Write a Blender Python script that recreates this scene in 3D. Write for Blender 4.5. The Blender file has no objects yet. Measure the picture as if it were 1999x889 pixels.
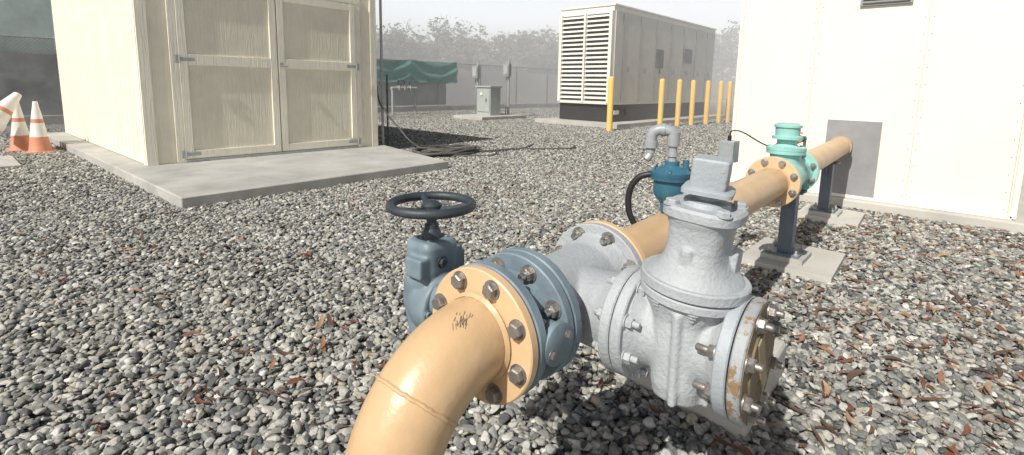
import bpy, math, random
from mathutils import Vector, Matrix, noise
random.seed(7)
scene=bpy.context.scene
rad=math.radians
# ------------------------------------------------------------------ camera
H=1.15; F=976.0; CXp=1000.0; CYp=310.0
pitch=rad(8.3); roll=rad(1.05); yaw=rad(42)
fw=Vector((math.cos(yaw)*math.cos(pitch),math.sin(yaw)*math.cos(pitch),-math.sin(pitch)))
rt=Vector((math.sin(yaw),-math.cos(yaw),0)); up=rt.cross(fw)
r2=rt*math.cos(roll)+up*math.sin(roll); u2=up*math.cos(roll)-rt*math.sin(roll)
cd=bpy.data.cameras.new('camera'); cam=bpy.data.objects.new('camera',cd); scene.collection.objects.link(cam)
m=Matrix.Identity(4)
for i in range(3):
    m[i][0]=r2[i]; m[i][1]=u2[i]; m[i][2]=-fw[i]
m[2][3]=H
cam.matrix_world=m
cd.sensor_width=36; cd.lens=36*F/1999; cd.shift_y=-(444.5-CYp)/1999; cd.clip_start=.03; cd.clip_end=2000
scene.camera=cam
scene.view_settings.view_transform='Standard'
try: scene.view_settings.look='None'
except Exception: pass
scene.view_settings.exposure=0
# ------------------------------------------------------------------ light
S=Vector((-.85,-.05,.86)).normalized()
sd=bpy.data.lights.new('sun','SUN'); sd.energy=5.0; sd.angle=rad(.5); sd.color=(1,.965,.91)
so=bpy.data.objects.new('sun',sd); scene.collection.objects.link(so); so.rotation_euler=S.to_track_quat('Z','Y').to_euler()
w=bpy.data.worlds.new('World'); scene.world=w; w.use_nodes=True
nt=w.node_tree; bg=nt.nodes['Background']; sk=nt.nodes.new('ShaderNodeTexSky'); sk.sky_type='NISHITA'; sk.sun_disc=False
sk.sun_elevation=math.asin(S.z); sk.sun_rotation=math.atan2(S.x,S.y); sk.dust_density=4.0; sk.air_density=1.0; sk.ozone_density=1.2
nt.links.new(sk.outputs[0],bg.inputs[0]); bg.inputs[1].default_value=.05
# white glow added along the sky horizon to wash out the background
tcw=nt.nodes.new('ShaderNodeTexCoord'); sxyz=nt.nodes.new('ShaderNodeSeparateXYZ'); nt.links.new(tcw.outputs['Generated'],sxyz.inputs[0])
mrw=nt.nodes.new('ShaderNodeMapRange'); mrw.interpolation_type='SMOOTHSTEP'; mrw.inputs[1].default_value=.10; mrw.inputs[2].default_value=.38; mrw.inputs[3].default_value=1.15; mrw.inputs[4].default_value=0.0
nt.links.new(sxyz.outputs['Z'],mrw.inputs[0])
bg2=nt.nodes.new('ShaderNodeBackground'); bg2.inputs[0].default_value=(.97,.985,1,1); nt.links.new(mrw.outputs[0],bg2.inputs[1])
ads=nt.nodes.new('ShaderNodeAddShader'); nt.links.new(bg.outputs[0],ads.inputs[0]); nt.links.new(bg2.outputs[0],ads.inputs[1]); nt.links.new(ads.outputs[0],nt.nodes['World Output'].inputs[0])
# ------------------------------------------------------------------ materials
def mat(name,col,rough=.55,var=.15,vs=5,bump=.15,bs=60,metal=0,rust=0,rustcol=(.17,.07,.025),rs=9,col2=None,bd=.002):
    m=bpy.data.materials.new(name); m.use_nodes=True; n=m.node_tree; b=n.nodes['Principled BSDF']
    tc=n.nodes.new('ShaderNodeTexCoord')
    def nz(s,det=5,ro=.6):
        t=n.nodes.new('ShaderNodeTexNoise'); t.inputs['Scale'].default_value=s; t.inputs['Detail'].default_value=det; t.inputs['Roughness'].default_value=ro
        n.links.new(tc.outputs['Object'],t.inputs['Vector']); return t
    a=nz(vs); r=n.nodes.new('ShaderNodeValToRGB')
    c=Vector(col); lo=c*(1-var); hi=Vector(col2) if col2 else c*(1+var*.6)
    r.color_ramp.elements[0].position=.3; r.color_ramp.elements[1].position=.7
    r.color_ramp.elements[0].color=(*lo,1); r.color_ramp.elements[1].color=(*hi,1)
    n.links.new(a.outputs['Fac'],r.inputs[0]); out=r.outputs[0]
    b.inputs['Roughness'].default_value=rough; b.inputs['Metallic'].default_value=metal
    if rust>0:
        q=nz(rs,8,.7); rr=n.nodes.new('ShaderNodeValToRGB'); th=.72-rust*.35
        rr.color_ramp.elements[0].position=th; rr.color_ramp.elements[1].position=th+.05
        n.links.new(q.outputs['Fac'],rr.inputs[0])
        mx=n.nodes.new('ShaderNodeMixRGB'); n.links.new(rr.outputs[0],mx.inputs[0]); n.links.new(out,mx.inputs[1]); mx.inputs[2].default_value=(*rustcol,1); out=mx.outputs[0]
        mr=n.nodes.new('ShaderNodeMapRange'); n.links.new(rr.outputs[0],mr.inputs[0]); mr.inputs[3].default_value=rough; mr.inputs[4].default_value=.9; n.links.new(mr.outputs[0],b.inputs['Roughness'])
    n.links.new(out,b.inputs['Base Color'])
    if bump>0:
        e=nz(bs,6,.6); bp=n.nodes.new('ShaderNodeBump'); bp.inputs['Strength'].default_value=min(1,bump); bp.inputs['Distance'].default_value=bd
        n.links.new(e.outputs['Fac'],bp.inputs['Height']); n.links.new(bp.outputs[0],b.inputs['Normal'])
    return m
cream=mat('pipe_cream_paint',(.56,.38,.21),.36,.11,7,.45,22,rust=.06,rustcol=(.46,.32,.18),rs=10,bd=.005)
creamfl=mat('flange_cream_paint',(.65,.44,.25),.42,.10,8,.25,60,rust=.07,rustcol=(.30,.19,.10),rs=22)
blueg=mat('valve_blue_grey_paint',(.14,.19,.225),.5,.22,9,.35,90,rust=.19,rustcol=(.075,.07,.065),rs=20,col2=(.21,.275,.31))
grayp=mat('cast_grey_paint',(.37,.395,.408),.52,.12,6,.8,100,rust=.04,rustcol=(.26,.27,.27),rs=30,bd=.004)
graypr=mat('cast_grey_paint_worn',(.35,.385,.41),.5,.15,8,.6,110,rust=.2,rustcol=(.17,.10,.05),rs=26,bd=.003)
rustfl=mat('rusty_flange',(.32,.34,.345),.6,.2,12,.6,120,rust=.55,rustcol=(.23,.15,.075),rs=30)
blindm=mat('blind_flange_plate',(.17,.125,.075),.6,.4,14,.6,60,rust=.4,rustcol=(.07,.05,.035),rs=24)
nutm=mat('weathered_steel_nut',(.32,.30,.275),.42,.3,40,.4,200,metal=.7,rust=.14,rustcol=(.15,.10,.06),rs=60)
steel=mat('bright_steel',(.5,.49,.47),.35,.2,40,.2,200,metal=.9)
teal=mat('meter_teal_paint',(.29,.55,.50),.4,.1,10,.3,80)
airblue=mat('air_valve_blue_paint',(.04,.135,.195),.35,.2,15,.5,120,rust=.08,rustcol=(.08,.09,.09),rs=30)
dark=mat('dark_handwheel_paint',(.035,.046,.054),.5,.3,15,.5,150,rust=.06,rustcol=(.12,.10,.09),rs=30)
rubber=mat('black_rubber',(.015,.015,.016),.5,.2,20,.1,80)
pvc=mat('grey_pvc',(.30,.32,.33),.4,.12,20,.1,80)
postm=mat('support_blue_paint',(.12,.15,.18),.5,.15,8,.3,60)
conc=mat('concrete',(.41,.40,.37),.9,.24,2.2,.6,45,rust=.16,rustcol=(.30,.29,.26),rs=3,bd=.004)
concL=mat('concrete_light',(.48,.465,.42),.9,.18,1.8,.6,40,rust=.10,rustcol=(.34,.32,.28),rs=3,bd=.003)
brass=mat('brass',(.45,.33,.16),.45,.2,20,.2,90,metal=.5)
yellow=mat('bollard_yellow_paint',(.82,.54,.16),.5,.07,4,.1,30)
galv=mat('galvanised_steel',(.42,.43,.43),.5,.15,20,.1,60,metal=.4)
whitew=mat('cream_panel_wall',(.77,.74,.63),.6,.04,1.5,.06,8)
greyplate=mat('grey_plate',(.27,.27,.275),.6,.14,6,.1,60)
seamm=mat('panel_seam',(.55,.525,.45),.6,.1,6,.1,60)
beige=mat('generator_beige',(.80,.775,.69),.5,.05,3,.05,20)
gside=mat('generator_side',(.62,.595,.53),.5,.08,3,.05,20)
gdark=mat('generator_vent',(.20,.20,.19),.5,.2,4,.1,20)
black=mat('black_base',(.03,.03,.03),.5,.2,4,.1,20)
orange=mat('cone_orange',(.60,.25,.15),.6,.2,10,.1,50)
coneW=mat('cone_white_band',(.75,.73,.69),.5,.12,10,.1,50)
greenT=mat('green_tarp_cloth',(.13,.31,.27),.8,.25,2,.2,30)
pedm=mat('pedestal_grey',(.38,.41,.39),.5,.08,4,.05,20)
redm=mat('red_lever',(.5,.03,.02),.4,.1,10,.05,30)
brown=mat('cable_brown',(.10,.095,.085),.7,.2,10,.1,40)
roofm=mat('roof_felt',(.16,.14,.12),.9,.2,10,.3,40)
def siding(name,col):
    m=mat(name,col,.7,.08,3,0); n=m.node_tree; b=n.nodes['Principled BSDF']
    tc=n.nodes.new('ShaderNodeTexCoord'); mp=n.nodes.new('ShaderNodeMapping'); mp.inputs['Scale'].default_value=(38,38,2.6)
    t=n.nodes.new('ShaderNodeTexNoise'); t.inputs['Scale'].default_value=1; t.inputs['Detail'].default_value=6; t.inputs['Distortion'].default_value=1.2
    n.links.new(tc.outputs['Object'],mp.inputs[0]); n.links.new(mp.outputs[0],t.inputs['Vector'])
    bp=n.nodes.new('ShaderNodeBump'); bp.inputs['Strength'].default_value=1; bp.inputs['Distance'].default_value=.009
    n.links.new(t.outputs['Fac'],bp.inputs['Height']); n.links.new(bp.outputs[0],b.inputs['Normal']); return m
sidm=siding('shed_siding',(.80,.75,.60)); trim=siding('shed_trim',(.82,.78,.645)); doorm=siding('shed_door_panel',(.74,.69,.555))
# ------------------------------------------------------------------ mesh builder
class MB:
    def __init__(s,name): s.name=name; s.v=[]; s.f=[]; s.mi=[]; s.mats=[]
    def m(s,mt):
        if mt not in s.mats: s.mats.append(mt)
        return s.mats.index(mt)
    def add(s,vs,fs,mt,M=None):
        o=len(s.v); k=s.m(mt)
        s.v+= [tuple(M@Vector(v)) for v in vs] if M is not None else [tuple(v) for v in vs]
        for f in fs: s.f.append([i+o for i in f]); s.mi.append(k)
    def box(s,c,d,mt,M=None,rot=None):
        x,y,z=d[0]/2,d[1]/2,d[2]/2
        L=Matrix.Translation(Vector(c))
        if rot is not None: L=L@rot
        if M is not None: L=M@L
        vs=[(-x,-y,-z),(x,-y,-z),(x,y,-z),(-x,y,-z),(-x,-y,z),(x,-y,z),(x,y,z),(-x,y,z)]
        s.add(vs,[(0,3,2,1),(4,5,6,7),(0,1,5,4),(1,2,6,5),(2,3,7,6),(3,0,4,7)],mt,L)
    def prism(s,poly,z0,z1,mt,M=None):
        n=len(poly); vs=[(x,y,z0) for x,y in poly]+[(x,y,z1) for x,y in poly]
        s.add(vs,[list(range(n))[::-1],list(range(n,2*n))]+[(i,(i+1)%n,(i+1)%n+n,i+n) for i in range(n)],mt,M)
    def lathe(s,prof,M,mt,n=48,cap=True):
        vs=[];fs=[]
        for r,z in prof:
            for i in range(n):
                a=2*math.pi*i/n; vs.append((r*math.cos(a),r*math.sin(a),z))
        for k in range(len(prof)-1):
            for i in range(n):
                j=(i+1)%n; fs.append((k*n+i,k*n+j,(k+1)*n+j,(k+1)*n+i))
        if cap:
            fs.append(list(range(n))[::-1]); L=(len(prof)-1)*n; fs.append([L+i for i in range(n)])
        s.add(vs,fs,mt,M)
    def cyl(s,p0,p1,r,mt,n=24,r1=None,M=None):
        p0=Vector(p0);p1=Vector(p1); d=p1-p0; L=Matrix.Translation(p0)@d.to_track_quat('Z','Y').to_matrix().to_4x4()
        if M is not None: L=M@L
        s.lathe([(r,0),(r1 if r1 is not None else r,d.length)],L,mt,n)
    def loft(s,secs,M,mt,n=48):
        vs=[];fs=[]
        for sc in secs:
            z,rx,ry,e=sc[:4]; cx=sc[4] if len(sc)>4 else 0; cy=sc[5] if len(sc)>5 else 0
            for i in range(n):
                a=2*math.pi*i/n; c,q=math.cos(a),math.sin(a)
                vs.append((cx+rx*math.copysign(abs(c)**(2/e),c),cy+ry*math.copysign(abs(q)**(2/e),q),z))
        for k in range(len(secs)-1):
            for i in range(n):
                j=(i+1)%n; fs.append((k*n+i,k*n+j,(k+1)*n+j,(k+1)*n+i))
        fs.append(list(range(n))[::-1]); L=(len(secs)-1)*n; fs.append([L+i for i in range(n)])
        s.add(vs,fs,mt,M)
    def tube(s,pts,r,mt,n=12,M=None,closed=False):
        pts=[Vector(p) for p in pts]; vs=[];fs=[]; N=len(pts)
        T=[]
        for i in range(N):
            if closed: t=pts[(i+1)%N]-pts[i-1]
            else: t=pts[min(i+1,N-1)]-pts[max(i-1,0)]
            T.append(t.normalized())
        u=T[0].orthogonal().normalized()
        for i in range(N):
            u=(u-T[i]*u.dot(T[i])).normalized(); b=T[i].cross(u)
            rr=r[i] if isinstance(r,(list,tuple)) else r
            for k in range(n):
                a=2*math.pi*k/n; vs.append(pts[i]+u*(rr*math.cos(a))+b*(rr*math.sin(a)))
        for i in range(N if closed else N-1):
            for k in range(n):
                j=(k+1)%n; i2=(i+1)%N; fs.append((i*n+k,i*n+j,i2*n+j,i2*n+k))
        if not closed: fs.append(list(range(n))[::-1]); fs.append([(N-1)*n+k for k in range(n)])
        s.add(vs,fs,mt,M)
    def nut(s,M,size,h,mt,stud=0,washer=True,sm=None):
        if washer: s.lathe([(size*1.28,0),(size*1.28,.0025)],M,mt,20)
        L=M@Matrix.Rotation(random.random()*1.05,4,'Z')
        s.lathe([(size,0.002),(size,h*.82),(size*.84,h)],L,mt,6)
        if stud: s.lathe([(size*.52,h*.9),(size*.52,h+stud),(size*.4,h+stud+.003)],M,sm or mt,12)
    def done(s,parent=None,bevel=0,smooth=True,ang=35,recalc=False):
        me=bpy.data.meshes.new(s.name); me.from_pydata(s.v,[],s.f)
        for mt in s.mats: me.materials.append(mt)
        me.polygons.foreach_set('material_index',s.mi)
        if smooth:
            me.polygons.foreach_set('use_smooth',[True]*len(s.f)); me.set_sharp_from_angle(angle=rad(ang))
        me.update()
        o=bpy.data.objects.new(s.name,me); scene.collection.objects.link(o)
        if parent: o.parent=parent
        if bevel:
            b=o.modifiers.new('bevel','BEVEL'); b.width=bevel; b.segments=2; b.limit_method='ANGLE'; b.angle_limit=rad(40); b.harden_normals=False
        return o
def remesh(o,vs,it=6):
    for mod in list(o.modifiers): o.modifiers.remove(mod)
    r=o.modifiers.new('remesh','REMESH'); r.mode='VOXEL'; r.voxel_size=vs; r.use_smooth_shade=True
    q=o.modifiers.new('smooth','SMOOTH'); q.factor=.5; q.iterations=it
def crom(P,k=8):
    P=[Vector(p) for p in P]; out=[]
    for i in range(len(P)-1):
        a=P[max(i-1,0)];b=P[i];c=P[i+1];d=P[min(i+2,len(P)-1)]
        for j in range(k):
            t=j/k; out.append(.5*((2*b)+(c-a)*t+(2*a-5*b+4*c-d)*t*t+(3*b-a-3*c+d)*t**3))
    out.append(P[-1]); return out
T=Matrix.Translation
def R(a,ax): return Matrix.Rotation(rad(a),4,ax)
ZA=.62
G=T((0,.699,0))@Matrix.Rotation(math.atan(.03),4,'Z')
def AX(s,t=0,z=ZA): return G@T((s,t,z))@R(90,'Y')     # local z -> +s
def AXn(s,t=0,z=ZA): return G@T((s,t,z))@R(-90,'Y')   # local z -> -s
def BR(s,t,z=ZA): return G@T((s,t,z))@R(90,'X')       # local z -> -t
def BRp(s,t,z=ZA): return G@T((s,t,z))@R(-90,'X')     # local z -> +t
def UPm(s,t,z): return G@T((s,t,z))
def disc(mb,M,Rr,t,mt,c=.003,n=64): mb.lathe([(Rr-c,0),(Rr,c),(Rr,t-c),(Rr-c,t)],M,mt,n)
def ring(mb,M,Rb,n,off,size,h,mt,stud=0,sm=None):
    for i in range(n):
        a=rad(off)+2*math.pi*i/n
        mb.nut(M@T((Rb*math.cos(a),Rb*math.sin(a),0)),size,h,mt,stud,True,sm)
RF=.148; RP=.088; RB=.122
# ------------------------------------------------------------------ elbow
mb=MB('pipe_elbow')
pts=[(.715,0,ZA)]; RE=.232
for i in range(0,25):
    a=i/24*math.pi/2; pts.append((.70-RE*math.sin(a),0,ZA-RE+RE*math.cos(a)))
for z in (.3,.2,.1,-.05): pts.append((.70-RE,0,z))
mb.tube(pts,RP,cream,64,G)
for a in (0.02,math.pi/4,math.pi/2):   # weld beads
    c=Vector((.70-RE*math.sin(a),0,ZA-RE+RE*math.cos(a))); nrm=Vector((-math.cos(a),0,-math.sin(a)))
    e1=Vector((0,1,0)); e2=nrm.cross(e1); P=[]
    for k in range(90):
        b=2*math.pi*k/90; rr=RP-.0005+random.uniform(-.0008,.0008); P.append(c+e1*rr*math.cos(b)+e2*rr*math.sin(b)+nrm*random.uniform(-.001,.001))
    mb.tube(P,.0045,cream,8,G,closed=True)
disc(mb,AX(.70),RF,.024,creamfl)
mb.lathe([(RP+.008,-.004),(RP+.001,-.012)],AX(.70),cream,64,False)
ring(mb,AXn(.70),RB,8,22.5+3,.0165,.017,nutm,0)
scm=mat('scuffed_paint',(.16,.12,.08),.7,.3,60,.2,100)
for k in range(42):
    a=random.gauss(.235,.04); ph=random.gauss(.38,.09)
    l=random.uniform(.003,.012); wd=random.uniform(.0003,.0012); sk_=random.uniform(.4,1.1); vs=[]
    for (da,dp) in ((-.5,-1),(.5,-1),(.5,1),(-.5,1)):
        aa=a+da*l/RE*.7; pp=ph+(da*l*sk_+dp*wd)/RP; rr=RP+.0006
        cc=Vector((.70-RE*math.sin(aa),0,ZA-RE+RE*math.cos(aa))); out=Vector((-math.sin(aa),0,math.cos(aa)))
        vs.append(cc+out*rr*math.cos(pp)+Vector((0,-1,0))*rr*math.sin(pp))
    mb.add(vs,[(0,1,2,3)],scm,G)
mb.done(bevel=0)
# ------------------------------------------------------------------ butterfly valve
mb=MB('butterfly_valve')
disc(mb,AX(.727),RF+.001,.026,blueg); disc(mb,AX(.822),RF+.002,.026,blueg)
mb.lathe([(.112,.0),(.104,.02),(.104,.05),(.112,.075)],AX(.75),blueg,64)
ring(mb,AX(.753),RB,8,22.5+3,.016,.016,nutm,.01)
ring(mb,AXn(.822),RB,8,22.5+3,.0165,.018,nutm,.012,steel)
mb.lathe([(.045,.09),(.04,.135),(.046,.137),(.046,.15),(.04,.153)],BR(.788,0),blueg,32)
for k in (-1,1): mb.nut(BR(.788+.028*k,-.152,ZA+.012*k),.009,.009,nutm)
mb.lathe([(.05,.09),(.038,.13),(.038,.17),(.06,.175),(.06,.19)],BRp(.788,0),blueg,32)
root=mb.done()
mb=MB('gearbox_body')
mb.lathe([(.074,0),(.078,.006),(.078,.055),(.07,.075),(.04,.08)],BRp(.788,.19,.60),blueg,48)
mb.loft([(.50,.035,.03,3,.0,.012),(.515,.05,.042,3,0,.01),(.60,.062,.052,3.5,0,.01),(.66,.062,.05,4,0,.005),(.69,.055,.05,4),(.75,.055,.05,4.5),(.765,.048,.043,4)],G@T((.788,.25,0)),blueg,48)
mb.box((.788,.235,.705),(.15,.06,.05),blueg,G)
o=mb.done(root); remesh(o,.0035,5)
mb=MB('gearbox_bolts')
for k in range(6):
    a=k*math.pi/3; mb.nut(BR(.788+.068*math.cos(a),.188,.60+.068*math.sin(a)),.008,.008,blueg)
mb.nut(BR(.775,.196,.715),.012,.01,dark)
for k in range(4):
    a=k*math.pi/2+.78; mb.nut(UPm(.788+.04*math.cos(a),.25+.035*math.sin(a),.763),.006,.006,blueg)
mb.lathe([(.026,.76),(.022,.785),(.018,.79),(.018,.80)],G@T((.788,.25,0)),dark,24)
mb.lathe([(.013,.80),(.013,.85)],G@T((.788,.25,0)),dark,16)
mb.done(root)
mb=MB('handwheel')
hc=Vector((.788,.25,.85))
P=[hc+Vector((.102*math.cos(a*math.pi/36),.102*math.sin(a*math.pi/36),0)) for a in range(72)]
mb.tube(P,.0115,dark,14,G,closed=True)
mb.lathe([(.024,-.03),(.026,-.02),(.026,.0),(.02,.006),(.01,.012)],G@T(hc),dark,24)
for k in range(3):
    a=rad(62)+k*2*math.pi/3; d=Vector((math.cos(a),math.sin(a),0)); 
    pts=[hc+d*.015+Vector((0,0,-.012)),hc+d*.05+Vector((0,0,-.010)),hc+d*.08+Vector((0,0,-.003)),hc+d*.102]
    mb.tube(crom(pts,5),.0095,dark,10,G)
mb.done(root)
# ------------------------------------------------------------------ tee
SB=1.02; ZB=.608; RG=.126; RGB=.104
mb=MB('pipe_tee')
disc(mb,AX(.851),RF+.003,.026,blueg); disc(mb,AX(1.172),RF,.027,grayp); disc(mb,BR(SB,-.178,ZB),RG,.026,grayp)
ring(mb,AXn(1.172),RB,8,22.5+3,.0165,.018,nutm,.014,steel)
ring(mb,AX(.877),RB,8,22.5+3,.0165,.016,nutm,.01)
ring(mb,BRp(SB,-.178,ZB),RGB,8,22.5,.015,.015,grayp,.008)
root=mb.done()
mb=MB('tee_body')
mb.lathe([(.125,0),(.118,.012),(.104,.05),(.102,.15),(.104,.25),(.118,.29),(.128,.302)],AX(.873),grayp,64)
mb.lathe([(.094,0),(.094,.11),(.098,.15),(.112,.18)],BR(SB,0,ZB),grayp,64)
o=mb.done(root); remesh(o,.0045,8)
# ------------------------------------------------------------------ gate valve
VT=-.332
UT=G@T((SB,VT-.004,.735))@R(4.5,'X')@T((0,0,-.735))
mb=MB('gate_valve')
disc(mb,BR(SB,-.206,ZB),RG,.026,grayp); disc(mb,BR(SB,-.424,ZB),RG,.026,graypr)
ring(mb,BR(SB,-.232,ZB),RGB,8,22.5,.0145,.016,grayp,.012)
ring(mb,BRp(SB,-.424,ZB),RGB,8,22.5,.0145,.016,nutm,.022,nutm)
disc(mb,UT@T((0,0,.712)),.109,.020,grayp); disc(mb,UT@T((0,0,.735)),.112,.024,grayp)
for k in range(8):
    a=k*math.pi/4+.39; mb.nut(UT@T((.095*math.cos(a),.095*math.sin(a),.712))@R(180,'X'),.011,.012,grayp,.006)
mb.loft([(.885,.074,.074,3),(.890,.078,.078,3),(.906,.078,.078,3),(.912,.073,.073,3)],UT,grayp,48)
for k in range(4):
    a=k*math.pi/2+math.pi/4
    mb.nut(UT@T((.073*math.cos(a),.073*math.sin(a),.910)),.014,.012,grayp,0)
mb.lathe([(.05,.91),(.045,.922),(.024,.926),(.022,.948)],UT,graypr,32)
mb.loft([(.940,.052,.05,7),(.948,.052,.05,7),(.952,.046,.044,7)],UT@R(12,'Z'),graypr,32)
mb.loft([(.950,.034,.034,12),(.963,.036,.036,12),(1.008,.036,.036,12),(1.012,.033,.033,10)],UT@R(12,'Z'),graypr,32)
root=mb.done()
mb=MB('gate_valve_body')
mb.lathe([(.114,.228),(.10,.244),(.088,.26),(.086,.33),(.088,.40),(.10,.414),(.114,.43)],BR(SB,0,ZB),grayp,64)
mb.loft([(.475,.03,.03,2.5),(.481,.06,.048,2.6),(.498,.085,.058,2.8),(.53,.093,.060,3),(.61,.095,.060,3.2),(.67,.09,.062,3),(.69,.094,.078,2.5),(.715,.102,.098,2.2)],UPm(SB,VT,0),grayp,64)
mb.cyl((SB-.05,VT-.064,.50),(SB-.05,VT-.064,.69),.007,grayp,12,M=G)
mb.cyl((SB-.094,VT-.01,.50),(SB-.094,VT-.01,.70),.010,grayp,12,M=G)
mb.cyl((SB,VT-.07,.485),(SB,VT-.07,.51),.022,grayp,16,M=G)
mb.cyl((SB-.06,VT-.060,.55),(SB-.06,VT-.085,.55),.022,grayp,24,M=G)
o=mb.done(root); remesh(o,.0035,6)
mb=MB('gate_valve_bonnet')
mb.loft([(.752,.106,.104,2),(.765,.098,.094,2.1),(.78,.087,.077,2.4),(.80,.076,.063,3),(.82,.070,.058,3.4),(.845,.068,.058,3.4),(.87,.07,.062,3),(.887,.076,.072,2.6),(.894,.074,.072,2.6)],UT,grayp,64)
mb.box((.03,-.058,.80),(.04,.035,.05),grayp,UT)
mb.box((-.062,0,.79),(.03,.02,.08),grayp,UT)
o=mb.done(root); remesh(o,.003,5)
mb=MB('blind_flange')
disc(mb,BR(SB,-.453,ZB),RG+.001,.024,rustfl)
mb.lathe([(.119,0),(.119,.0015)],BR(SB,-.477,ZB),blindm,64)
mb.lathe([(.080,0),(.078,.004)],BR(SB,-.4785,ZB),blindm,48)
mb.box((0,0,.0055),(.035,.14,.004),mat('brass_tag',(.30,.24,.13),.5,.3,20,.3,80),BR(SB,-.478,ZB)@R(25,'Z'))
ring(mb,BR(SB,-.4785,ZB),RGB,8,22.5,.0145,.015,nutm,.01)
mb.done()
# ------------------------------------------------------------------ steel pipe
mb=MB('steel_pipe')
disc(mb,AX(1.201),RF+.001,.024,creamfl)
mb.cyl((1.21,0,ZA),(3.15,0,ZA),RP,cream,64,M=G)
disc(mb,AX(3.15),RF,.026,creamfl)
ring(mb,AXn(3.15),RB,8,22.5,.0165,.017,steel,.004)
ring(mb,AX(1.225),RB,8,25,.0165,.017,nutm,.01)
mb.lathe([(RP+.006,-.003),(RP,-.012)],AX(3.15),cream,48,False)
mb.lathe([(RP,.0),(RP+.006,.012)],AX(1.213),cream,48,False)
mb.done()
mb=MB('steel_pipe')
disc(mb,AX(3.735),RF-.002,.024,creamfl)
mb.cyl((3.74,0,ZA),(6.0,0,ZA),RP,cream,64,M=G)
mb.lathe([(RP+.012,0),(RP+.012,.05)],AX(5.72),mat('clamp_beige',(.42,.34,.23),.5),48)
ring(mb,AX(3.759),RB,8,22.5,.0165,.017,steel,.004)
mb.done()
# ------------------------------------------------------------------ water meter
mb=MB('water_meter')
disc(mb,AX(3.178),RF,.026,teal); disc(mb,AX(3.706),RF,.028,teal)
ring(mb,AXn(3.706),RB,8,22.5,.0165,.018,steel,.012); ring(mb,AX(3.204),RB,8,22.5,.0165,.018,steel,.01)
MC=UPm(3.44,0,0)
mb.lathe([(.075,.68),(.078,.76),(.11,.765),(.11,.785),(.112,.787),(.112,.805),(.07,.81),(.055,.825),(.055,.85),(.085,.855),(.085,.872),(.068,.875),(.07,.925),(.078,.928),(.078,.94),(.06,.952)],MC,teal,48)
for k in range(8):
    a=k*math.pi/4; mb.nut(MC@T((.096*math.cos(a),.096*math.sin(a),.804)),.009,.01,teal)
for k in range(6):
    a=k*math.pi/3; mb.nut(MC@T((.075*math.cos(a),.075*math.sin(a),.871)),.007,.008,teal)
root=mb.done()
mb=MB('meter_body')
mb.lathe([(.12,0),(.105,.02),(.10,.1),(.115,.25),(.10,.4),(.105,.49),(.12,.51)],AX(3.2),teal,48)
mb.lathe([(.09,.62),(.085,.72),(.09,.765)],MC,teal,48)
o=mb.done(root); remesh(o,.007,5)
mb=MB('ball_valve')
for p in [((3.56,0,.70),(3.56,0,.80))]: mb.cyl(*p,.010,galv,16,M=G)
mb.tube(crom([(3.56,0,.79),(3.60,0,.815),(3.70,0,.82),(4.0,0,.82)],6),.010,galv,12,G)
mb.cyl((3.74,0,.82),(3.80,0,.82),.020,brass,16,M=G); mb.cyl((3.90,0,.82),(3.95,0,.82),.022,dark,6,M=G)
mb.cyl((3.77,0,.83),(3.77,0,.862),.007,steel,12,M=G)
mb.box((3.77,.03,.872),(.016,.11,.008),redm,G)
mb.cyl((4.0,0,.83),(4.0,0,.70),.010,galv,12,M=G)
mb.done(bevel=.001)
# ------------------------------------------------------------------ air release valve
AS=1.68
mb=MB('air_release_valve')
C0=UPm(AS,0,-.028)
mb.lathe([(.034,.72),(.03,.735),(.021,.738),(.021,.76)],C0,brass,24)
mb.lathe([(.030,.742),(.032,.755),(.034,.775),(.048,.790),(.058,.805),(.060,.83),(.060,.856),(.072,.860),(.072,.873),(.073,.875),(.073,.888),(.060,.893),(.04,.905),(.026,.91),(.026,.925)],C0,airblue,48)
for k in range(6):
    a=k*math.pi/3+.3; mb.nut(C0@T((.064*math.cos(a),.064*math.sin(a),.886)),.008,.009,airblue,.006)
mb.lathe([(.016,.92),(.016,.94),(.021,.942),(.021,.955)],C0,galv,24)
mb.cyl((AS,-.05,.86),(AS,-.05,.905),.011,airblue,12,M=G)
mb.box((AS+.05,-.07,.85),(.03,.03,.045),coneW,G)
root=mb.done()
mb=MB('pvc_vent_elbow')
dL=Vector((-.35,.94,0)).normalized(); c=Vector((AS,0,-.065))
mb.cyl(c+Vector((0,0,.965)),c+Vector((0,0,1.03)),.0155,pvc,20,M=G)
mb.cyl(c+Vector((0,0,1.015)),c+Vector((0,0,1.065)),.0215,pvc,24,M=G)
mb.tube([c+Vector((0,0,1.04)),c+Vector((0,0,1.058)),c+dL*.010+Vector((0,0,1.067)),c+dL*.03+Vector((0,0,1.07)),c+dL*.05+Vector((0,0,1.07)),c+dL*.068+Vector((0,0,1.063)),c+dL*.076+Vector((0,0,1.045)),c+dL*.076+Vector((0,0,1.01))],.0205,pvc,24,G)
mb.cyl(c+dL*.03+Vector((0,0,1.07)),c+dL*.045+Vector((0,0,1.07)),.0235,pvc,24,M=G)
mb.cyl(c+dL*.076+Vector((0,0,1.03)),c+dL*.076+Vector((0,0,1.005)),.0235,pvc,24,M=G)
mb.cyl(c+dL*.076+Vector((0,0,1.01)),c+dL*.076+Vector((0,0,.985)),.016,pvc,20,M=G)
mb.tube([c+dL*.076+Vector((0,0,.99)),c+dL*.078+Vector((-.004,0,.975)),c+dL*.086+Vector((-.01,0,.962))],.014,galv,12,G)
mb.done(root,bevel=.0015)
mb=MB('drain_hose')
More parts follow.
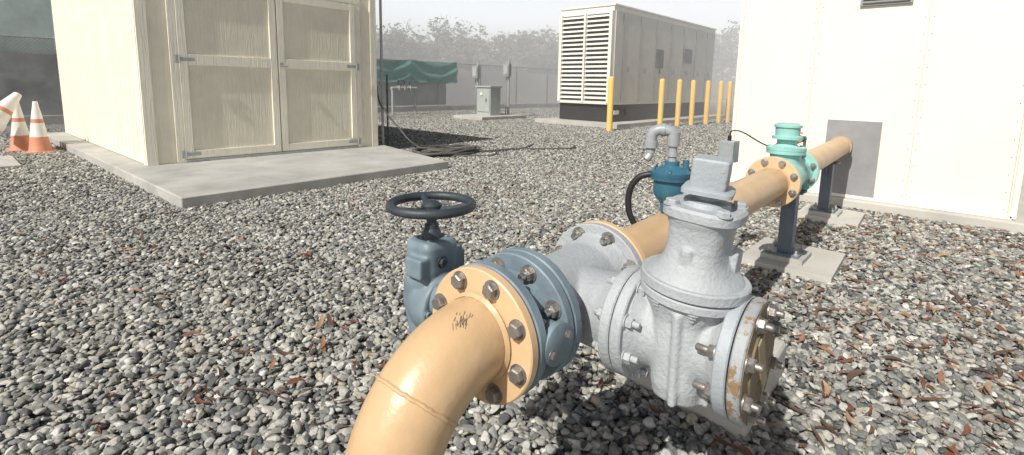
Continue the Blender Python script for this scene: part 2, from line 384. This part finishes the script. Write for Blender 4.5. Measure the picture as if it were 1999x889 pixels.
hp=[c+dL*.05+Vector((0,0,.905)),c+dL*.075+Vector((0,0,.908)),c+dL*.11+Vector((0,0,.895)),c+dL*.138+Vector((0,0,.855)),c+dL*.145+Vector((0,0,.80)),c+dL*.135+Vector((0,0,.75)),c+dL*.105+Vector((0,0,.70)),c+dL*.07+Vector((0,0,.66)),c+dL*.02+Vector((0,0,.5)),c+Vector((0,0,.3)),c+Vector((0,0,.06))]
mb.tube(crom(hp,8),.0115,rubber,14,G)
mb.cyl(hp[0]-dL*.03,hp[0]+dL*.015,.016,brass,16,M=G)
mb.done(root)
# ------------------------------------------------------------------ signal box and wire
mb=MB('junction_box')
bx=Vector((3.3,1.1,.76))
mb.box(bx,(.07,.10,.135),galv,None,R(-10,'Z')); mb.box(bx+Vector((-.038,-.0,0)),(.01,.09,.12),pvc,None,R(-10,'Z'))
mb.cyl(bx+Vector((.0,0,-.07)),(3.3,1.1,-.02),.013,galv,12); mb.cyl(bx+Vector((0,0,.06)),bx+Vector((0,0,.10)),.012,rubber,12)
wp=[bx+Vector((0,0,.09)),bx+Vector((0,-.01,.13)),bx+Vector((.02,-.07,.125)),(3.38,.93,.82),(3.42,.87,.80),(3.44,.83,.83),(3.46,.81,.90),(3.45,.80,.925)]
mb.tube(crom(wp,8),.0045,rubber,8)
mb.done(bevel=.002)
# ------------------------------------------------------------------ supports
def support(x,y,pad,ztop):
    mb=MB('pipe_support')
    mb.prism([(pad[0],pad[2]),(pad[1],pad[2]+.02),(pad[1]+.02,pad[3]),(pad[0]-.01,pad[3]-.01)],-.05,.055,concL)
    mb.box((x,y,.07),(.26,.26,.03),conc); mb.box((x,y,.092),(.20,.2,.012),postm)
    mb.box((x,y,(ztop+.098)/2),(.085,.085,ztop-.098),postm)
    mb.box((x,y,ztop+.006),(.14,.16,.012),postm)
    for a in (-1,1):
        for b in (-1,1): mb.nut(T((x+.08*a,y+.08*b,.098)),.012,.012,galv,.015)
    mb.box((x,y,ztop-.05),(.13,.012,.10),postm)
    mb.done(bevel=.004)
support(3.62,.79,(3.38,3.98,.48,1.02),.495)
support(5.2,.86,(4.95,5.5,.56,1.05),.515)
mb=MB('thrust_block'); mb.prism([(1.62,.415),(2.16,.43),(2.20,1.0),(1.68,.99)],-.05,.145,concL)
mb.box((1.85,.76,.33),(.09,.09,.38),postm); mb.done(bevel=.012)
# ------------------------------------------------------------------ white equipment building
mb=MB('equipment_building')
mb.prism([(5.92,-.41),(12.5,-.41),(12.5,1.96),(5.92,1.96)],.10,3.1,whitew)
mb.box((9.2,.775,3.15),(6.8,2.55,.1),whitew)
for y in (.33,1.2,-.36,1.92): mb.box((5.918,y,1.6),(.008,.004,2.98),seamm)
for y in (.36,.30,1.17,1.23,-.33,1.89):
    for k in range(19): mb.lathe([(.005,0),(.004,.004)],T((5.919,y,.18+k*.15))@R(-90,'Y'),greyplate,8)
mb.box((5.915,-.395,1.6),(.02,.04,2.98),whitew); mb.box((5.915,.775,.115),(.02,2.33,.03),whitew)
mb.box((5.912,.80,.495),(.012,.45,.75),greyplate)
mb.box((5.91,.66,2.07),(.03,.40,.22),greyplate)
for k in range(6): mb.box((5.89,.66,1.98+k*.035),(.03,.36,.006),greyplate,None,R(35,'Y'))
mb.done(bevel=.002)
mb=MB('building_foundation'); mb.prism([(5.80,-1.2),(12.7,-1.2),(12.7,2.6),(5.80,2.6)],-.1,.098,concL); mb.done(bevel=.01)
# ------------------------------------------------------------------ shed
mb=MB('shed_slab'); mb.prism([(1.25,5.05),(4.40,5.12),(4.78,7.2),(4.78,12.8),(1.02,12.8)],-.1,.12,conc); mb.done(bevel=.012)
SX0,SX1,SY0,SY1=1.48,4.64,7.21,12.5; zb=.12; zt=2.85
mb=MB('storage_shed')
mb.prism([(SX0,SY0),(SX1,SY0),(SX1,SY1),(SX0-.14,SY1)],zb,zt,sidm)
nb=26
for k in range(nb):
    y0=SY0+.10+(SY1-SY0-.1)*k/nb; y1=SY0+.10+(SY1-SY0-.1)*(k+1)/nb-.014
    f=lambda y: SX0-.14*(y-SY0)/(SY1-SY0)
    mb.prism([(f(y0)-.016,y0),(f(y0)+.01,y0),(f(y1)+.01,y1),(f(y1)-.016,y1)],zb+.01,zt,sidm)
xm=(SX0+SX1)/2
for y in (SY0+.005,):
    mb.add([(SX0,y,zt),(SX1,y,zt),(xm,y,zt+.75),(SX0,SY1,zt),(SX1,SY1,zt),(xm,SY1,zt+.75)],[(0,1,2),(5,4,3),(0,2,5,3),(1,4,5,2)],sidm)
mb.add([(SX0-.2,SY0-.06,zt-.09),(xm,SY0-.06,zt+.78),(SX1+.2,SY0-.06,zt-.09),(SX0-.3,SY1+.2,zt-.09),(xm,SY1+.2,zt+.78),(SX1+.2,SY1+.2,zt-.09)],[(0,1,4,3),(1,2,5,4)],roofm)
mb.add([(SX0-.2,SY0-.06,zt-.03),(xm,SY0-.06,zt+.85),(SX1+.2,SY0-.06,zt-.03),(SX0-.3,SY1+.2,zt-.03),(xm,SY1+.2,zt+.85),(SX1+.2,SY1+.2,zt-.03)],[(0,3,4,1),(1,4,5,2)],roofm)
F0=SY0
def fb(x0,x1,z0,z1,d,mt): mb.box(((x0+x1)/2,F0-d/2+.004,(z0+z1)/2),(x1-x0,d+.008,z1-z0),mt)
fb(SX0-.014,SX0+.10,zb,zt,.024,trim); fb(SX1-.10,SX1+.01,zb,zt,.024,trim)
mb.box((SX0-.012,SY0+.05,(zb+zt)/2),(.024,.10,zt-zb),trim)
fb(1.78,1.868,zb+.002,2.35,.028,trim); fb(4.275,4.36,zb+.002,2.35,.028,trim); fb(1.78,4.36,2.35,2.45,.03,trim)
mb.box(((1.87+4.27)/2,F0-.01,.137),(2.4,.05,.03),galv)
for (a,b) in ((1.872,3.055),(3.071,4.27)):
    z0,z1=.165,2.34; d=.012
    fb(a,b,z0,z1,d,doorm)
    d=.034
    fb(a,a+.09,z0,z1,d,trim); fb(b-.09,b,z0,z1,d,trim)
    fb(a+.09,b-.09,z0,z0+.10,d-.001,trim); fb(a+.09,b-.09,1.33,1.46,d-.001,trim); fb(a+.09,b-.09,z1-.1,z1,d-.001,trim)
for x,sg in ((1.85,1),(4.29,-1)):
    for z in (.225,1.40):
        mb.box((x,F0-.05,z),(.05,.008,.10),galv); mb.box((x+sg*.10,F0-.046,z),(.17,.008,.045),galv)
        mb.cyl((x+sg*.022,F0-.055,z-.05),(x+sg*.022,F0-.055,z+.05),.008,galv,10)
mb.box((3.10,F0-.05,1.38),(.05,.012,.06),galv); mb.cyl((3.10,F0-.055,1.36),(3.10,F0-.10,1.36),.01,galv,10); mb.cyl((3.05,F0-.10,1.36),(3.17,F0-.10,1.36),.009,galv,10)
mb.done(bevel=.003)
mb=MB('concrete_pad'); mb.prism([(-1.5,8.72),(.48,8.75),(.46,9.9),(-1.5,9.9)],-.1,.05,conc); mb.done(bevel=.01)
# ------------------------------------------------------------------ traffic cones
def cone(loc,rot=None):
    mb=MB('traffic_cone'); L=T(loc)
    if rot is not None: L=L@rot
    mb.loft([(0,.19,.19,8),(.03,.185,.185,8)],L,orange,32)
    mb.lathe([(.15,.028),(.135,.05),(.106,.25)],L,orange,32,False)
    mb.lathe([(.1065,.25),(.076,.46)],L,coneW,32,False); mb.lathe([(.0755,.46),(.068,.52)],L,orange,32,False)
    mb.lathe([(.0685,.52),(.05,.64)],L,coneW,32,False); mb.lathe([(.0495,.64),(.028,.78),(.026,.785),(.018,.75)],L,coneW,32,False)
    mb.done(bevel=0)
cone((.80,10.45,0)); cone((.62,10.85,0))
mb=MB('traffic_cone'); L=T((.34,10.6,.50))@R(38,'Y')@R(-10,'X')
mb.lathe([(.17,-.10),(.165,.0),(.15,.02),(.125,.16)],L,coneW,32,False); mb.lathe([(.125,.16),(.11,.22)],L,orange,32,False); mb.lathe([(.11,.22),(.05,.50),(.03,.51)],L,coneW,32,False); mb.done()
# ------------------------------------------------------------------ bollards
for x,y in ((11.5,6.92),(13.86,6.64),(14.81,6.53),(15.63,6.44),(16.56,6.33),(17.43,6.23),(18.06,6.15)):
    mb=MB('bollard'); mb.lathe([(.078,-.1),(.078,1.37),(.072,1.40),(.05,1.425),(.01,1.435)],T((x,y,0)),yellow,24); mb.done()
# ------------------------------------------------------------------ generator
mb=MB('generator_enclosure')
x0,x1,y0,y1=12.7,20.3,7.65,9.5
mb.box(((x0+x1)/2,(y0+y1)/2,.07),(x1-x0+1.0,y1-y0+1.1,.14),concL)
mb.box(((x0+x1)/2,(y0+y1)/2,.40),(x1-x0-.05,y1-y0-.04,.50),black)
mb.box(((x0+x1)/2,(y0+y1)/2,2.05),(x1-x0,y1-y0,2.8),beige)
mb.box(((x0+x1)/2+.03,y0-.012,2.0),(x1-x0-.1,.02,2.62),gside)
mb.box(((x0+x1)/2,(y0+y1)/2,3.47),(x1-x0+.06,y1-y0+.1,.05),beige)
for a,b in ((y0+.10,(y0+y1)/2-.04),((y0+y1)/2+.04,y1-.10)):
    mb.box((x0-.004,(a+b)/2,2.0),(.01,b-a,2.5),brown)
    for k in range(19):
        mb.box((x0-.03,(a+b)/2,.85+k*.13),(.13,b-a,.012),beige,None,R(-38,'Y'))
for y in (y0+.05,(y0+y1)/2,y1-.05): mb.box((x0-.045,y,2.0),(.1,.10 if y!=(y0+y1)/2 else .06,2.6),beige)
mb.box((x0-.03,(y0+y1)/2,.70),(.08,y1-y0,.08),beige)
for k in range(7):
    xa=x0+.5+k*1.05; mb.box((xa,y0-.03,2.0),(.02,.02,2.5),gdark); mb.box((xa+.35,y0-.035,1.7),(.05,.03,.16),gdark)
mb.box((15.6,y0-.035,2.1),(.5,.03,.6),gdark); mb.box((17.8,y0-.035,2.3),(.7,.03,.5),gdark)
mb.box((x0+.35,y0-.005,.42),(.28,.02,.12),coneW); 
for k in range(3): mb.box((14+k*2.3,y0-.02,.42),(.8,.05,.2),black)
mb.cyl((15.2,8.6,3.4),(15.2,8.6,3.75),.12,galv,16)
mb.done(bevel=.004)
# ------------------------------------------------------------------ fence
def chain(name,xa,xb,y,h,curb=True,step=.085,pst=2.6,wr=.0035,barb=False):
    mb=MB(name)
    def wire(p,q,r=wr):
        p=Vector(p);q=Vector(q);d=(q-p).normalized(); a=Vector((0,r,0)); b=d.cross(Vector((0,1,0))).normalized()*r
        vs=[p+a,p-a*.5+b,p-a*.5-b,q+a,q-a*.5+b,q-a*.5-b]; mb.add(vs,[(0,1,4,3),(1,2,5,4),(2,0,3,5)],galv)
    n=int((xb-xa)/step)
    for i in range(-int(h/step),n):
        a=xa+i*step
        for sg in (1,-1):
            if sg==1: p=(a,y,.08); q=(a+h,y,h+.08)
            else: p=(a+h,y,.08); q=(a,y,h+.08)
            pa=Vector(p);qa=Vector(q)
            lo,hi=(xa,xb)
            def cl(P,Q):
                t0,t1=0,1; dx=Q.x-P.x
                for lim,s_ in ((lo,1),(hi,-1)):
                    if (P.x-lim)*s_<0: t0=max(t0,(lim-P.x)/dx)
                    if (Q.x-lim)*s_<0: t1=min(t1,(lim-P.x)/dx)
                return t0,t1
            t0,t1=cl(pa,qa)
            if t1>t0: wire(pa.lerp(qa,t0),pa.lerp(qa,t1))
    x=xa
    while x<=xb+.01:
        mb.cyl((x,y+.04,-.1),(x,y+.04,h+.16),.035,galv,12)
        if barb: mb.cyl((x,y+.04,h+.1),(x,y-.2,h+.5),.02,galv,8)
        x+=pst
    mb.cyl((xa,y+.04,h+.1),(xb,y+.04,h+.1),.022,galv,10)
    if barb:
        for k in (.2,.33,.48): mb.cyl((xa,y-.2*k*2,h+k),(xb,y-.2*k*2,h+k),.006,galv,5)
    mb.done(smooth=False)
    if curb:
        mb=MB('fence_curb'); mb.box(((xa+xb)/2,y-.05,.06),(xb-xa,.35,.32),conc); mb.done(bevel=.01)
chain('chain_link_fence',-6,9,16.9,2.0)
chain('chain_link_fence',9.2,27,17.4,2.0)
chain('security_fence',6,60,32,2.9,False,.14,3.5,.006,True)
def cloth(name,P,mt,nx=60,nz=8,amp=.04,sag=.0,drape=0):
    mb=MB(name); vs=[];fs=[]
    for j in range(nz+1):
        for i in range(nx+1):
            u=i/nx; v=j/nz; x=P[0]+(P[1]-P[0])*u
            w_=(u*2)%1
            low=P[3]+sag*noise.noise(Vector((x*.9,0,3)))-sag*math.sin(math.pi*w_)*.5
            top=P[4]-drape*math.sin(math.pi*w_)
            z=low+(top-low)*v
            vs.append((x,P[2]+amp*math.sin(z*14+math.sin(math.pi*w_)*6+u*5)+amp*2*noise.noise(Vector((x*1.3,z*2.5,1))),z))
    for j in range(nz):
        for i in range(nx):
            a=j*(nx+1)+i; fs.append((a,a+1,a+nx+2,a+nx+1))
    mb.add(vs,fs,mt); mb.done(ang=60)
cloth('fence_windscreen',(-5,1.9,16.8,.1,1.7),mat('dark_windscreen',(.28,.29,.28),.9,.3,3),amp=.01)
cloth('fence_windscreen',(-5,9,17.02,1.15,3.1),mat('grey_green_windscreen',(.55,.64,.60),.9,.2,3),amp=.01)
cloth('fence_windscreen',(9.4,14.9,17.5,.25,2.05),mat('grey_shade_cloth',(.42,.45,.44),.9,.15,2),amp=.01)
cloth('green_tarp',(10.2,15.3,17.2,1.25,2.15),greenT,120,24,.03,.12,.10)
mb=MB('boundary_wall'); mb.box((34,22,.95),(60,.25,2.1),mat('block_wall',(.80,.785,.75),.9,.08,1)); mb.done()
# ------------------------------------------------------------------ electrical pedestal and meter posts
mb=MB('electrical_cabinet')
mb.box((12.4,12.2,.06),(2.2,1.4,.14),concL)
mb.box((12.35,12.25,.60),(.5,.65,.95),pedm); mb.box((12.09,12.25,.64),(.03,.58,.78),pedm); mb.box((12.35,12.25,1.10),(.58,.74,.06),pedm)
mb.box((12.06,12.1,.65),(.02,.03,.12),black); mb.box((12.06,12.33,.85),(.02,.12,.10),coneW)
mb.done(bevel=.012)
for (x,y,h) in ((12.5,12.95,1.95),(13.4,12.3,2.05)):
    mb=MB('meter_post'); mb.cyl((x,y,0),(x,y,h),.045,galv,12); mb.box((x-.08,y,h-.35),(.16,.26,.45),galv); mb.box((x-.17,y,h-.35),(.02,.2,.32),pedm); mb.cyl((x,y+.12,0),(x,y+.12,h-.5),.02,pvc,8); mb.done(bevel=.006)
mb=MB('backflow_preventer')
for x in (10.6,11.6): mb.cyl((x,15.4,0),(x,15.4,1.0),.05,pedm,14)
mb.cyl((10.55,15.4,.98),(11.65,15.4,.98),.06,pedm,14)
for x in (10.85,11.1,11.35): mb.lathe([(.11,-.02),(.11,.02)],T((x,15.4,.98))@R(90,'Y'),pedm,16); mb.cyl((x,15.4,.98),(x,15.4,1.25),.03,dark,10)
P=[(10.95+.0+.12*math.cos(k*.35),15.4+.12*math.sin(k*.35),1.26) for k in range(18)]; mb.tube(P,.012,dark,8,None,True); mb.done()
# ------------------------------------------------------------------ hoses beside the shed
mb=MB('coiled_hose')
pp=[]
for k in range(150):
    a=k*.27; r_=.42+.10*math.sin(k*.13)+.06*math.sin(k*.05); pp.append((5.45+r_*1.15*math.cos(a)+.05*math.sin(k*.31),6.35+r_*.8*math.sin(a),.04+.03*(k/150)+.02*math.sin(k*.9)+ .03*abs(math.sin(k*.37))))
pp+=crom([pp[-1],(5.9,6.0,.04),(6.6,5.9,.03),(7.4,5.3,.03),(7.9,5.5,.03)],10)
mb.tube(pp,.022,brown,8)
mb.tube(crom([(4.72,7.3,1.1),(4.75,7.25,.8),(4.9,7.0,.45),(5.1,6.7,.12),(5.6,6.4,.05)],8),.014,brown,8)
mb.tube(crom([(5.0,6.1,.04),(5.7,5.6,.03),(6.2,5.9,.03),(6.9,5.9,.03),(7.5,6.2,.03)],8),.016,brown,8)
mb.done()
mb=MB('utility_pole'); mb.cyl((4.85,7.35,0),(4.85,7.35,3.2),.022,galv,10); mb.cyl((4.95,7.35,0),(4.95,7.35,1.3),.016,brown,8); mb.done()
# ------------------------------------------------------------------ ground
STONES=((0,(.075,.082,.085)),(.12,(.16,.168,.166)),(.26,(.29,.295,.283)),(.38,(.235,.228,.20)),(.5,(.405,.40,.373)),(.6,(.50,.455,.365)),(.7,(.345,.35,.338)),(.8,(.58,.565,.515)),(.9,(.47,.465,.43)),(1,(.80,.78,.73)))
def ramp(r,st):
    e=r.color_ramp.elements; e[0].position=0; e[0].color=(*st[0][1],1); e[1].position=1; e[1].color=(*st[-1][1],1)
    for p,c in st[1:-1]:
        q=e.new(p); q.color=(*c,1)
def groundmat():
    m=bpy.data.materials.new('gravel_bed'); m.use_nodes=True; n=m.node_tree; b=n.nodes['Principled BSDF']; b.inputs['Roughness'].default_value=.9
    tc=n.nodes.new('ShaderNodeTexCoord')
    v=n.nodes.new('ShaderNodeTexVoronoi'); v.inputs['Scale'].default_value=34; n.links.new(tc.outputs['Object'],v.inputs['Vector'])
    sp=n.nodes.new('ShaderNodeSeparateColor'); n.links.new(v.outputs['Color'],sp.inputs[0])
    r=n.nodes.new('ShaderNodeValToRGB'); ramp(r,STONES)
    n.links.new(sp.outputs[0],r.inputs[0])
    r3=n.nodes.new('ShaderNodeValToRGB'); r3.color_ramp.elements[0].position=.3; r3.color_ramp.elements[0].color=(1,1,1,1); r3.color_ramp.elements[1].position=.75; r3.color_ramp.elements[1].color=(.25,.25,.25,1)  # darkens toward cell edges: shade between stones put into the colour
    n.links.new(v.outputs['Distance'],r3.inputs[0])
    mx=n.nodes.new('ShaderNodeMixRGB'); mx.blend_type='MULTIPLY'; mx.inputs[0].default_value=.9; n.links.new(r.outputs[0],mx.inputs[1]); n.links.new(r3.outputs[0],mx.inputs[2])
    n.links.new(mx.outputs[0],b.inputs['Base Color'])
    bp=n.nodes.new('ShaderNodeBump'); bp.invert=True; bp.inputs['Strength'].default_value=1; bp.inputs['Distance'].default_value=.02
    n.links.new(v.outputs['Distance'],bp.inputs['Height']); n.links.new(bp.outputs[0],b.inputs['Normal']); return m
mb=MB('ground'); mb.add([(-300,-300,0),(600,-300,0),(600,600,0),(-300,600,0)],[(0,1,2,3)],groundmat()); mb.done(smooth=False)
pm=bpy.data.materials.new('pebble'); pm.use_nodes=True; n=pm.node_tree; b=n.nodes['Principled BSDF']
oi=n.nodes.new('ShaderNodeObjectInfo'); r=n.nodes.new('ShaderNodeValToRGB'); ramp(r,STONES)
n.links.new(oi.outputs['Random'],r.inputs[0])
tc=n.nodes.new('ShaderNodeTexCoord'); ml=n.nodes.new('ShaderNodeMath'); ml.operation='MULTIPLY'; ml.inputs[1].default_value=97; n.links.new(oi.outputs['Random'],ml.inputs[0])
nz=n.nodes.new('ShaderNodeTexNoise'); nz.noise_dimensions='4D'; nz.inputs['Scale'].default_value=110; nz.inputs['Detail'].default_value=6; nz.inputs['Roughness'].default_value=.75
n.links.new(tc.outputs['Object'],nz.inputs['Vector']); n.links.new(ml.outputs[0],nz.inputs['W'])
r4=n.nodes.new('ShaderNodeValToRGB'); r4.color_ramp.elements[0].position=.3; r4.color_ramp.elements[0].color=(.5,.5,.5,1); r4.color_ramp.elements[1].position=.7; r4.color_ramp.elements[1].color=(1.0,1.0,.97,1)
n.links.new(nz.outputs['Fac'],r4.inputs[0])
mx=n.nodes.new('ShaderNodeMixRGB'); mx.blend_type='MULTIPLY'; mx.inputs[0].default_value=1; n.links.new(r.outputs[0],mx.inputs[1]); n.links.new(r4.outputs[0],mx.inputs[2]); n.links.new(mx.outputs[0],b.inputs['Base Color'])
b.inputs['Roughness'].default_value=.75
bp=n.nodes.new('ShaderNodeBump'); bp.inputs['Strength'].default_value=.5; bp.inputs['Distance'].default_value=.002; n.links.new(nz.outputs['Fac'],bp.inputs['Height']); n.links.new(bp.outputs[0],b.inputs['Normal'])
import bmesh
pc=bpy.data.collections.new('pebble_shapes')
for k in range(14):
    bm=bmesh.new(); bmesh.ops.create_icosphere(bm,subdivisions=3,radius=1)
    ax=Vector((.0185*random.uniform(.85,1.3),.0135*random.uniform(.8,1.2),.0095*random.uniform(.75,1.35)))
    sd_=random.random()*100
    for _ in range(9):
        nn=Vector((random.gauss(0,1),random.gauss(0,1),random.gauss(0,1))).normalized(); d=random.uniform(.60,.85)
        for v in bm.verts:
            q=v.co.dot(nn)
            if q>d: v.co-=nn*(q-d)*.93
    for v in bm.verts:
        v.co*=1+.22*noise.noise(v.co*1.1+Vector((sd_,0,0)))+.08*noise.noise(v.co*3+Vector((0,sd_,0)))
        v.co=Vector((v.co.x*ax.x,v.co.y*ax.y,v.co.z*ax.z))
    me=bpy.data.meshes.new('pebble'); bm.to_mesh(me); bm.free(); me.materials.append(pm); me.polygons.foreach_set('use_smooth',[True]*len(me.polygons))
    pc.objects.link(bpy.data.objects.new('pebble',me))
zones=[((-1.2,-1.5,6,6),2900,1.0),((-1.5,6,6,15),1500,1.08),((6,-2.2,13,16.8),1300,1.12),((13,2,20,16.8),480,1.4)]
me=bpy.data.meshes.new('gravel'); vs=[];fs=[]
for (xa,ya,xb,yb),d,s in zones:
    o=len(vs); vs+=[(xa,ya,0),(xb,ya,0),(xb,yb,0),(xa,yb,0)]; fs.append((o,o+1,o+2,o+3))
me.from_pydata(vs,[],fs)
at=me.attributes.new('dens','FLOAT','FACE'); at.data.foreach_set('value',[z[1] for z in zones])
at=me.attributes.new('scl','FLOAT','FACE'); at.data.foreach_set('value',[z[2] for z in zones])
go=bpy.data.objects.new('gravel',me); scene.collection.objects.link(go)
ng=bpy.data.node_groups.new('gravel_scatter','GeometryNodeTree')
ng.interface.new_socket(name='Geometry',in_out='INPUT',socket_type='NodeSocketGeometry'); ng.interface.new_socket(name='Geometry',in_out='OUTPUT',socket_type='NodeSocketGeometry')
N=ng.nodes; L=ng.links; gi=N.new('NodeGroupInput'); gout=N.new('NodeGroupOutput')
dp=N.new('GeometryNodeDistributePointsOnFaces'); na=N.new('GeometryNodeInputNamedAttribute'); na.data_type='FLOAT'; na.inputs['Name'].default_value='dens'
L.new(gi.outputs[0],dp.inputs['Mesh']); L.new(na.outputs['Attribute'],dp.inputs['Density'])
sp=N.new('GeometryNodeSetPosition'); L.new(dp.outputs['Points'],sp.inputs['Geometry'])
rv=N.new('FunctionNodeRandomValue'); rv.data_type='FLOAT_VECTOR'; rv.inputs[0].default_value=(0,0,-.002); rv.inputs[1].default_value=(0,0,.022); L.new(rv.outputs[0],sp.inputs['Offset'])
ip=N.new('GeometryNodeInstanceOnPoints'); L.new(sp.outputs[0],ip.inputs['Points'])
ci=N.new('GeometryNodeCollectionInfo'); ci.inputs['Collection'].default_value=pc; ci.inputs['Separate Children'].default_value=True; ci.inputs['Reset Children'].default_value=True
L.new(ci.outputs[0],ip.inputs['Instance']); ip.inputs['Pick Instance'].default_value=True
rr=N.new('FunctionNodeRandomValue'); rr.data_type='FLOAT_VECTOR'; rr.inputs[0].default_value=(-.6,-.6,0); rr.inputs[1].default_value=(.6,.6,6.28); rr.inputs['Seed'].default_value=3
L.new(rr.outputs[0],ip.inputs['Rotation'])
rs_=N.new('FunctionNodeRandomValue'); rs_.data_type='FLOAT'; rs_.inputs[2].default_value=.5; rs_.inputs[3].default_value=1.4; rs_.inputs['Seed'].default_value=9
nb_=N.new('GeometryNodeInputNamedAttribute'); nb_.data_type='FLOAT'; nb_.inputs['Name'].default_value='scl'
mu=N.new('ShaderNodeMath'); mu.operation='MULTIPLY'; L.new(rs_.outputs[1],mu.inputs[0]); L.new(nb_.outputs['Attribute'],mu.inputs[1]); L.new(mu.outputs[0],ip.inputs['Scale'])
L.new(ip.outputs[0],gout.inputs[0])
gm=go.modifiers.new('scatter','NODES'); gm.node_group=ng
# ------------------------------------------------------------------ fallen leaves
lm=[mat('leaf_a',(.17,.07,.04),.6,.3,30,.1,100),mat('leaf_b',(.27,.14,.075),.6,.3,30,.1,100),mat('leaf_c',(.09,.055,.04),.7,.3,30,.1,100),mat('leaf_d',(.35,.23,.135),.6,.3,30,.1,100)]
mb=MB('fallen_leaves')
def leaf(x,y,z,L_,w_,mt):
    M=T((x,y,z))@Matrix.Rotation(random.random()*6.28,4,'Z')@Matrix.Rotation(random.uniform(-.35,.35),4,'Y')@Matrix.Rotation(random.uniform(-.5,.5),4,'X')
    c=random.uniform(-.4,.9)*L_*.4; bnd=random.uniform(-.2,.2)*L_
    vs=[];n_=6
    for i in range(n_+1):
        u=i/n_; ww=w_*math.sin(math.pi*(u*.94+.03))**.8; xx=(u-.5)*L_; yy=bnd*4*u*(1-u); zz=c*(u-.5)**2*1.6
        vs+=[(xx,yy-ww,zz+ww*.35),(xx,yy,zz),(xx,yy+ww,zz+ww*.35)]
    fs=[]
    for i in range(n_):
        a=i*3; fs+=[(a,a+1,a+4,a+3),(a+1,a+2,a+5,a+4)]
    mb.add(vs,fs,mt,M)
cnt=0
while cnt<2100:
    u=random.random()
    if u<.5: x=random.uniform(1.5,5.8); y=random.uniform(-1.2,1.0)
    elif u<.8: x=random.uniform(.2,5.5); y=random.uniform(.6,5.0)
    else: x=random.uniform(4,11); y=random.uniform(-1.5,7)
    if 5.75<x and y<2.6: 
        continue
    if 3.36<x<4.02 and .46<y<1.04: continue
    if 1.56<x<2.26 and .38<y<1.02: continue
    if u>.5 and noise.noise(Vector((x*.8,y*.8,5)))<-.05: continue
    cnt+=1
    s=random.uniform(.45,1.3)
    leaf(x,y,random.uniform(.024,.038),.08*s,.0075*random.uniform(.7,1.5)*s**.5,random.choices(lm,[4,3,3,1.5])[0])
for k in range(60):
    x=random.uniform(.3,5); y=random.uniform(-.5,4.5); a=random.random()*6.28; l=random.uniform(.08,.25); d=Vector((math.cos(a),math.sin(a),0))
    if x>1.3 and y<1: continue
    p=Vector((x,y,.034)); mb.tube(crom([p,p+d*l*.5+Vector((random.uniform(-.02,.02),random.uniform(-.02,.02),.008)),p+d*l],4),random.uniform(.0015,.004),lm[2],6)
mb.done(ang=80)
# ------------------------------------------------------------------ distant trees
tl=[mat('foliage_a',(.12,.14,.095),.9,.3,.5,0),mat('foliage_b',(.16,.185,.135),.9,.3,.5,0),mat('foliage_c',(.095,.115,.08),.9,.3,.5,0)]  # leaf greens paled so the colour itself carries distance haze
bark=mat('bark',(.13,.10,.07),.9)
mb=MB('distant_trees')
def tree(x,y,h,cr):
    mb.cyl((x,y,0),(x+random.uniform(-.4,.4),y,h*.55),.22,bark,8,.1)
    for k in range(7):
        a=random.random()*6.28; rr_=random.uniform(.1,.75)*cr; cz=h*random.uniform(.45,.85); c=Vector((x+rr_*math.cos(a),y+rr_*math.sin(a),cz)); sr=cr*random.uniform(.35,.6)
        mb.cyl((x,y,h*.35),c,.08,bark,5,.03)
        mt=random.choice(tl)
        for q in range(130):
            d=Vector((random.gauss(0,1),random.gauss(0,1),random.gauss(0,.8))).normalized()*sr*random.uniform(.5,1.1)
            p=c+d; s=random.uniform(.12,.34); e1=Vector((random.gauss(0,1),random.gauss(0,1),random.gauss(0,1))).normalized(); e2=e1.orthogonal().normalized()
            mb.add([p-e1*s,p+e2*s*.6,p+e1*s,p-e2*s*.6],[(0,1,2,3)],mt if random.random()<.75 else random.choice(tl))
for k in range(46):
    a=rad(random.uniform(-12,98)) if k>30 else rad(28+ (k/30)*36); D=random.uniform(50,70)
    tree(D*math.cos(a),D*math.sin(a),random.uniform(5,8.5)*D/55,random.uniform(2.2,3.6))
mb.done(smooth=False)
mb=MB('distant_bushes')
for k in range(9000):
    a=rad(random.uniform(-15,100)); D=random.uniform(72,76); p=Vector((D*math.cos(a),D*math.sin(a),random.random()**1.3*(4.5+2*noise.noise(Vector((a*9,0,0)))))); s=random.uniform(.3,.7)
    e1=Vector((random.gauss(0,1),random.gauss(0,1),random.gauss(0,1))).normalized(); e2=e1.orthogonal().normalized()
    mb.add([p-e1*s,p+e2*s*.7,p+e1*s,p-e2*s*.7],[(0,1,2,3)],random.choice(tl))
mb.done(smooth=False)
# ------------------------------------------------------------------ scattering volume added over the far side to imitate a fade to white
hz=bpy.data.materials.new('fade_scatter'); hz.use_nodes=True; n=hz.node_tree; n.nodes.clear()
oo=n.nodes.new('ShaderNodeOutputMaterial'); vsn=n.nodes.new('ShaderNodeVolumeScatter'); vsn.inputs['Color'].default_value=(1,1,1,1); vsn.inputs['Density'].default_value=.026; vsn.inputs['Anisotropy'].default_value=-.3
n.links.new(vsn.outputs[0],oo.inputs['Volume'])
mb=MB('added_fade_volume'); mb.prism([(11,-12),(90,-12),(90,102),(-20,102),(-20,13.2),(11,13.2)],.052,7,hz); mb.done(smooth=False)
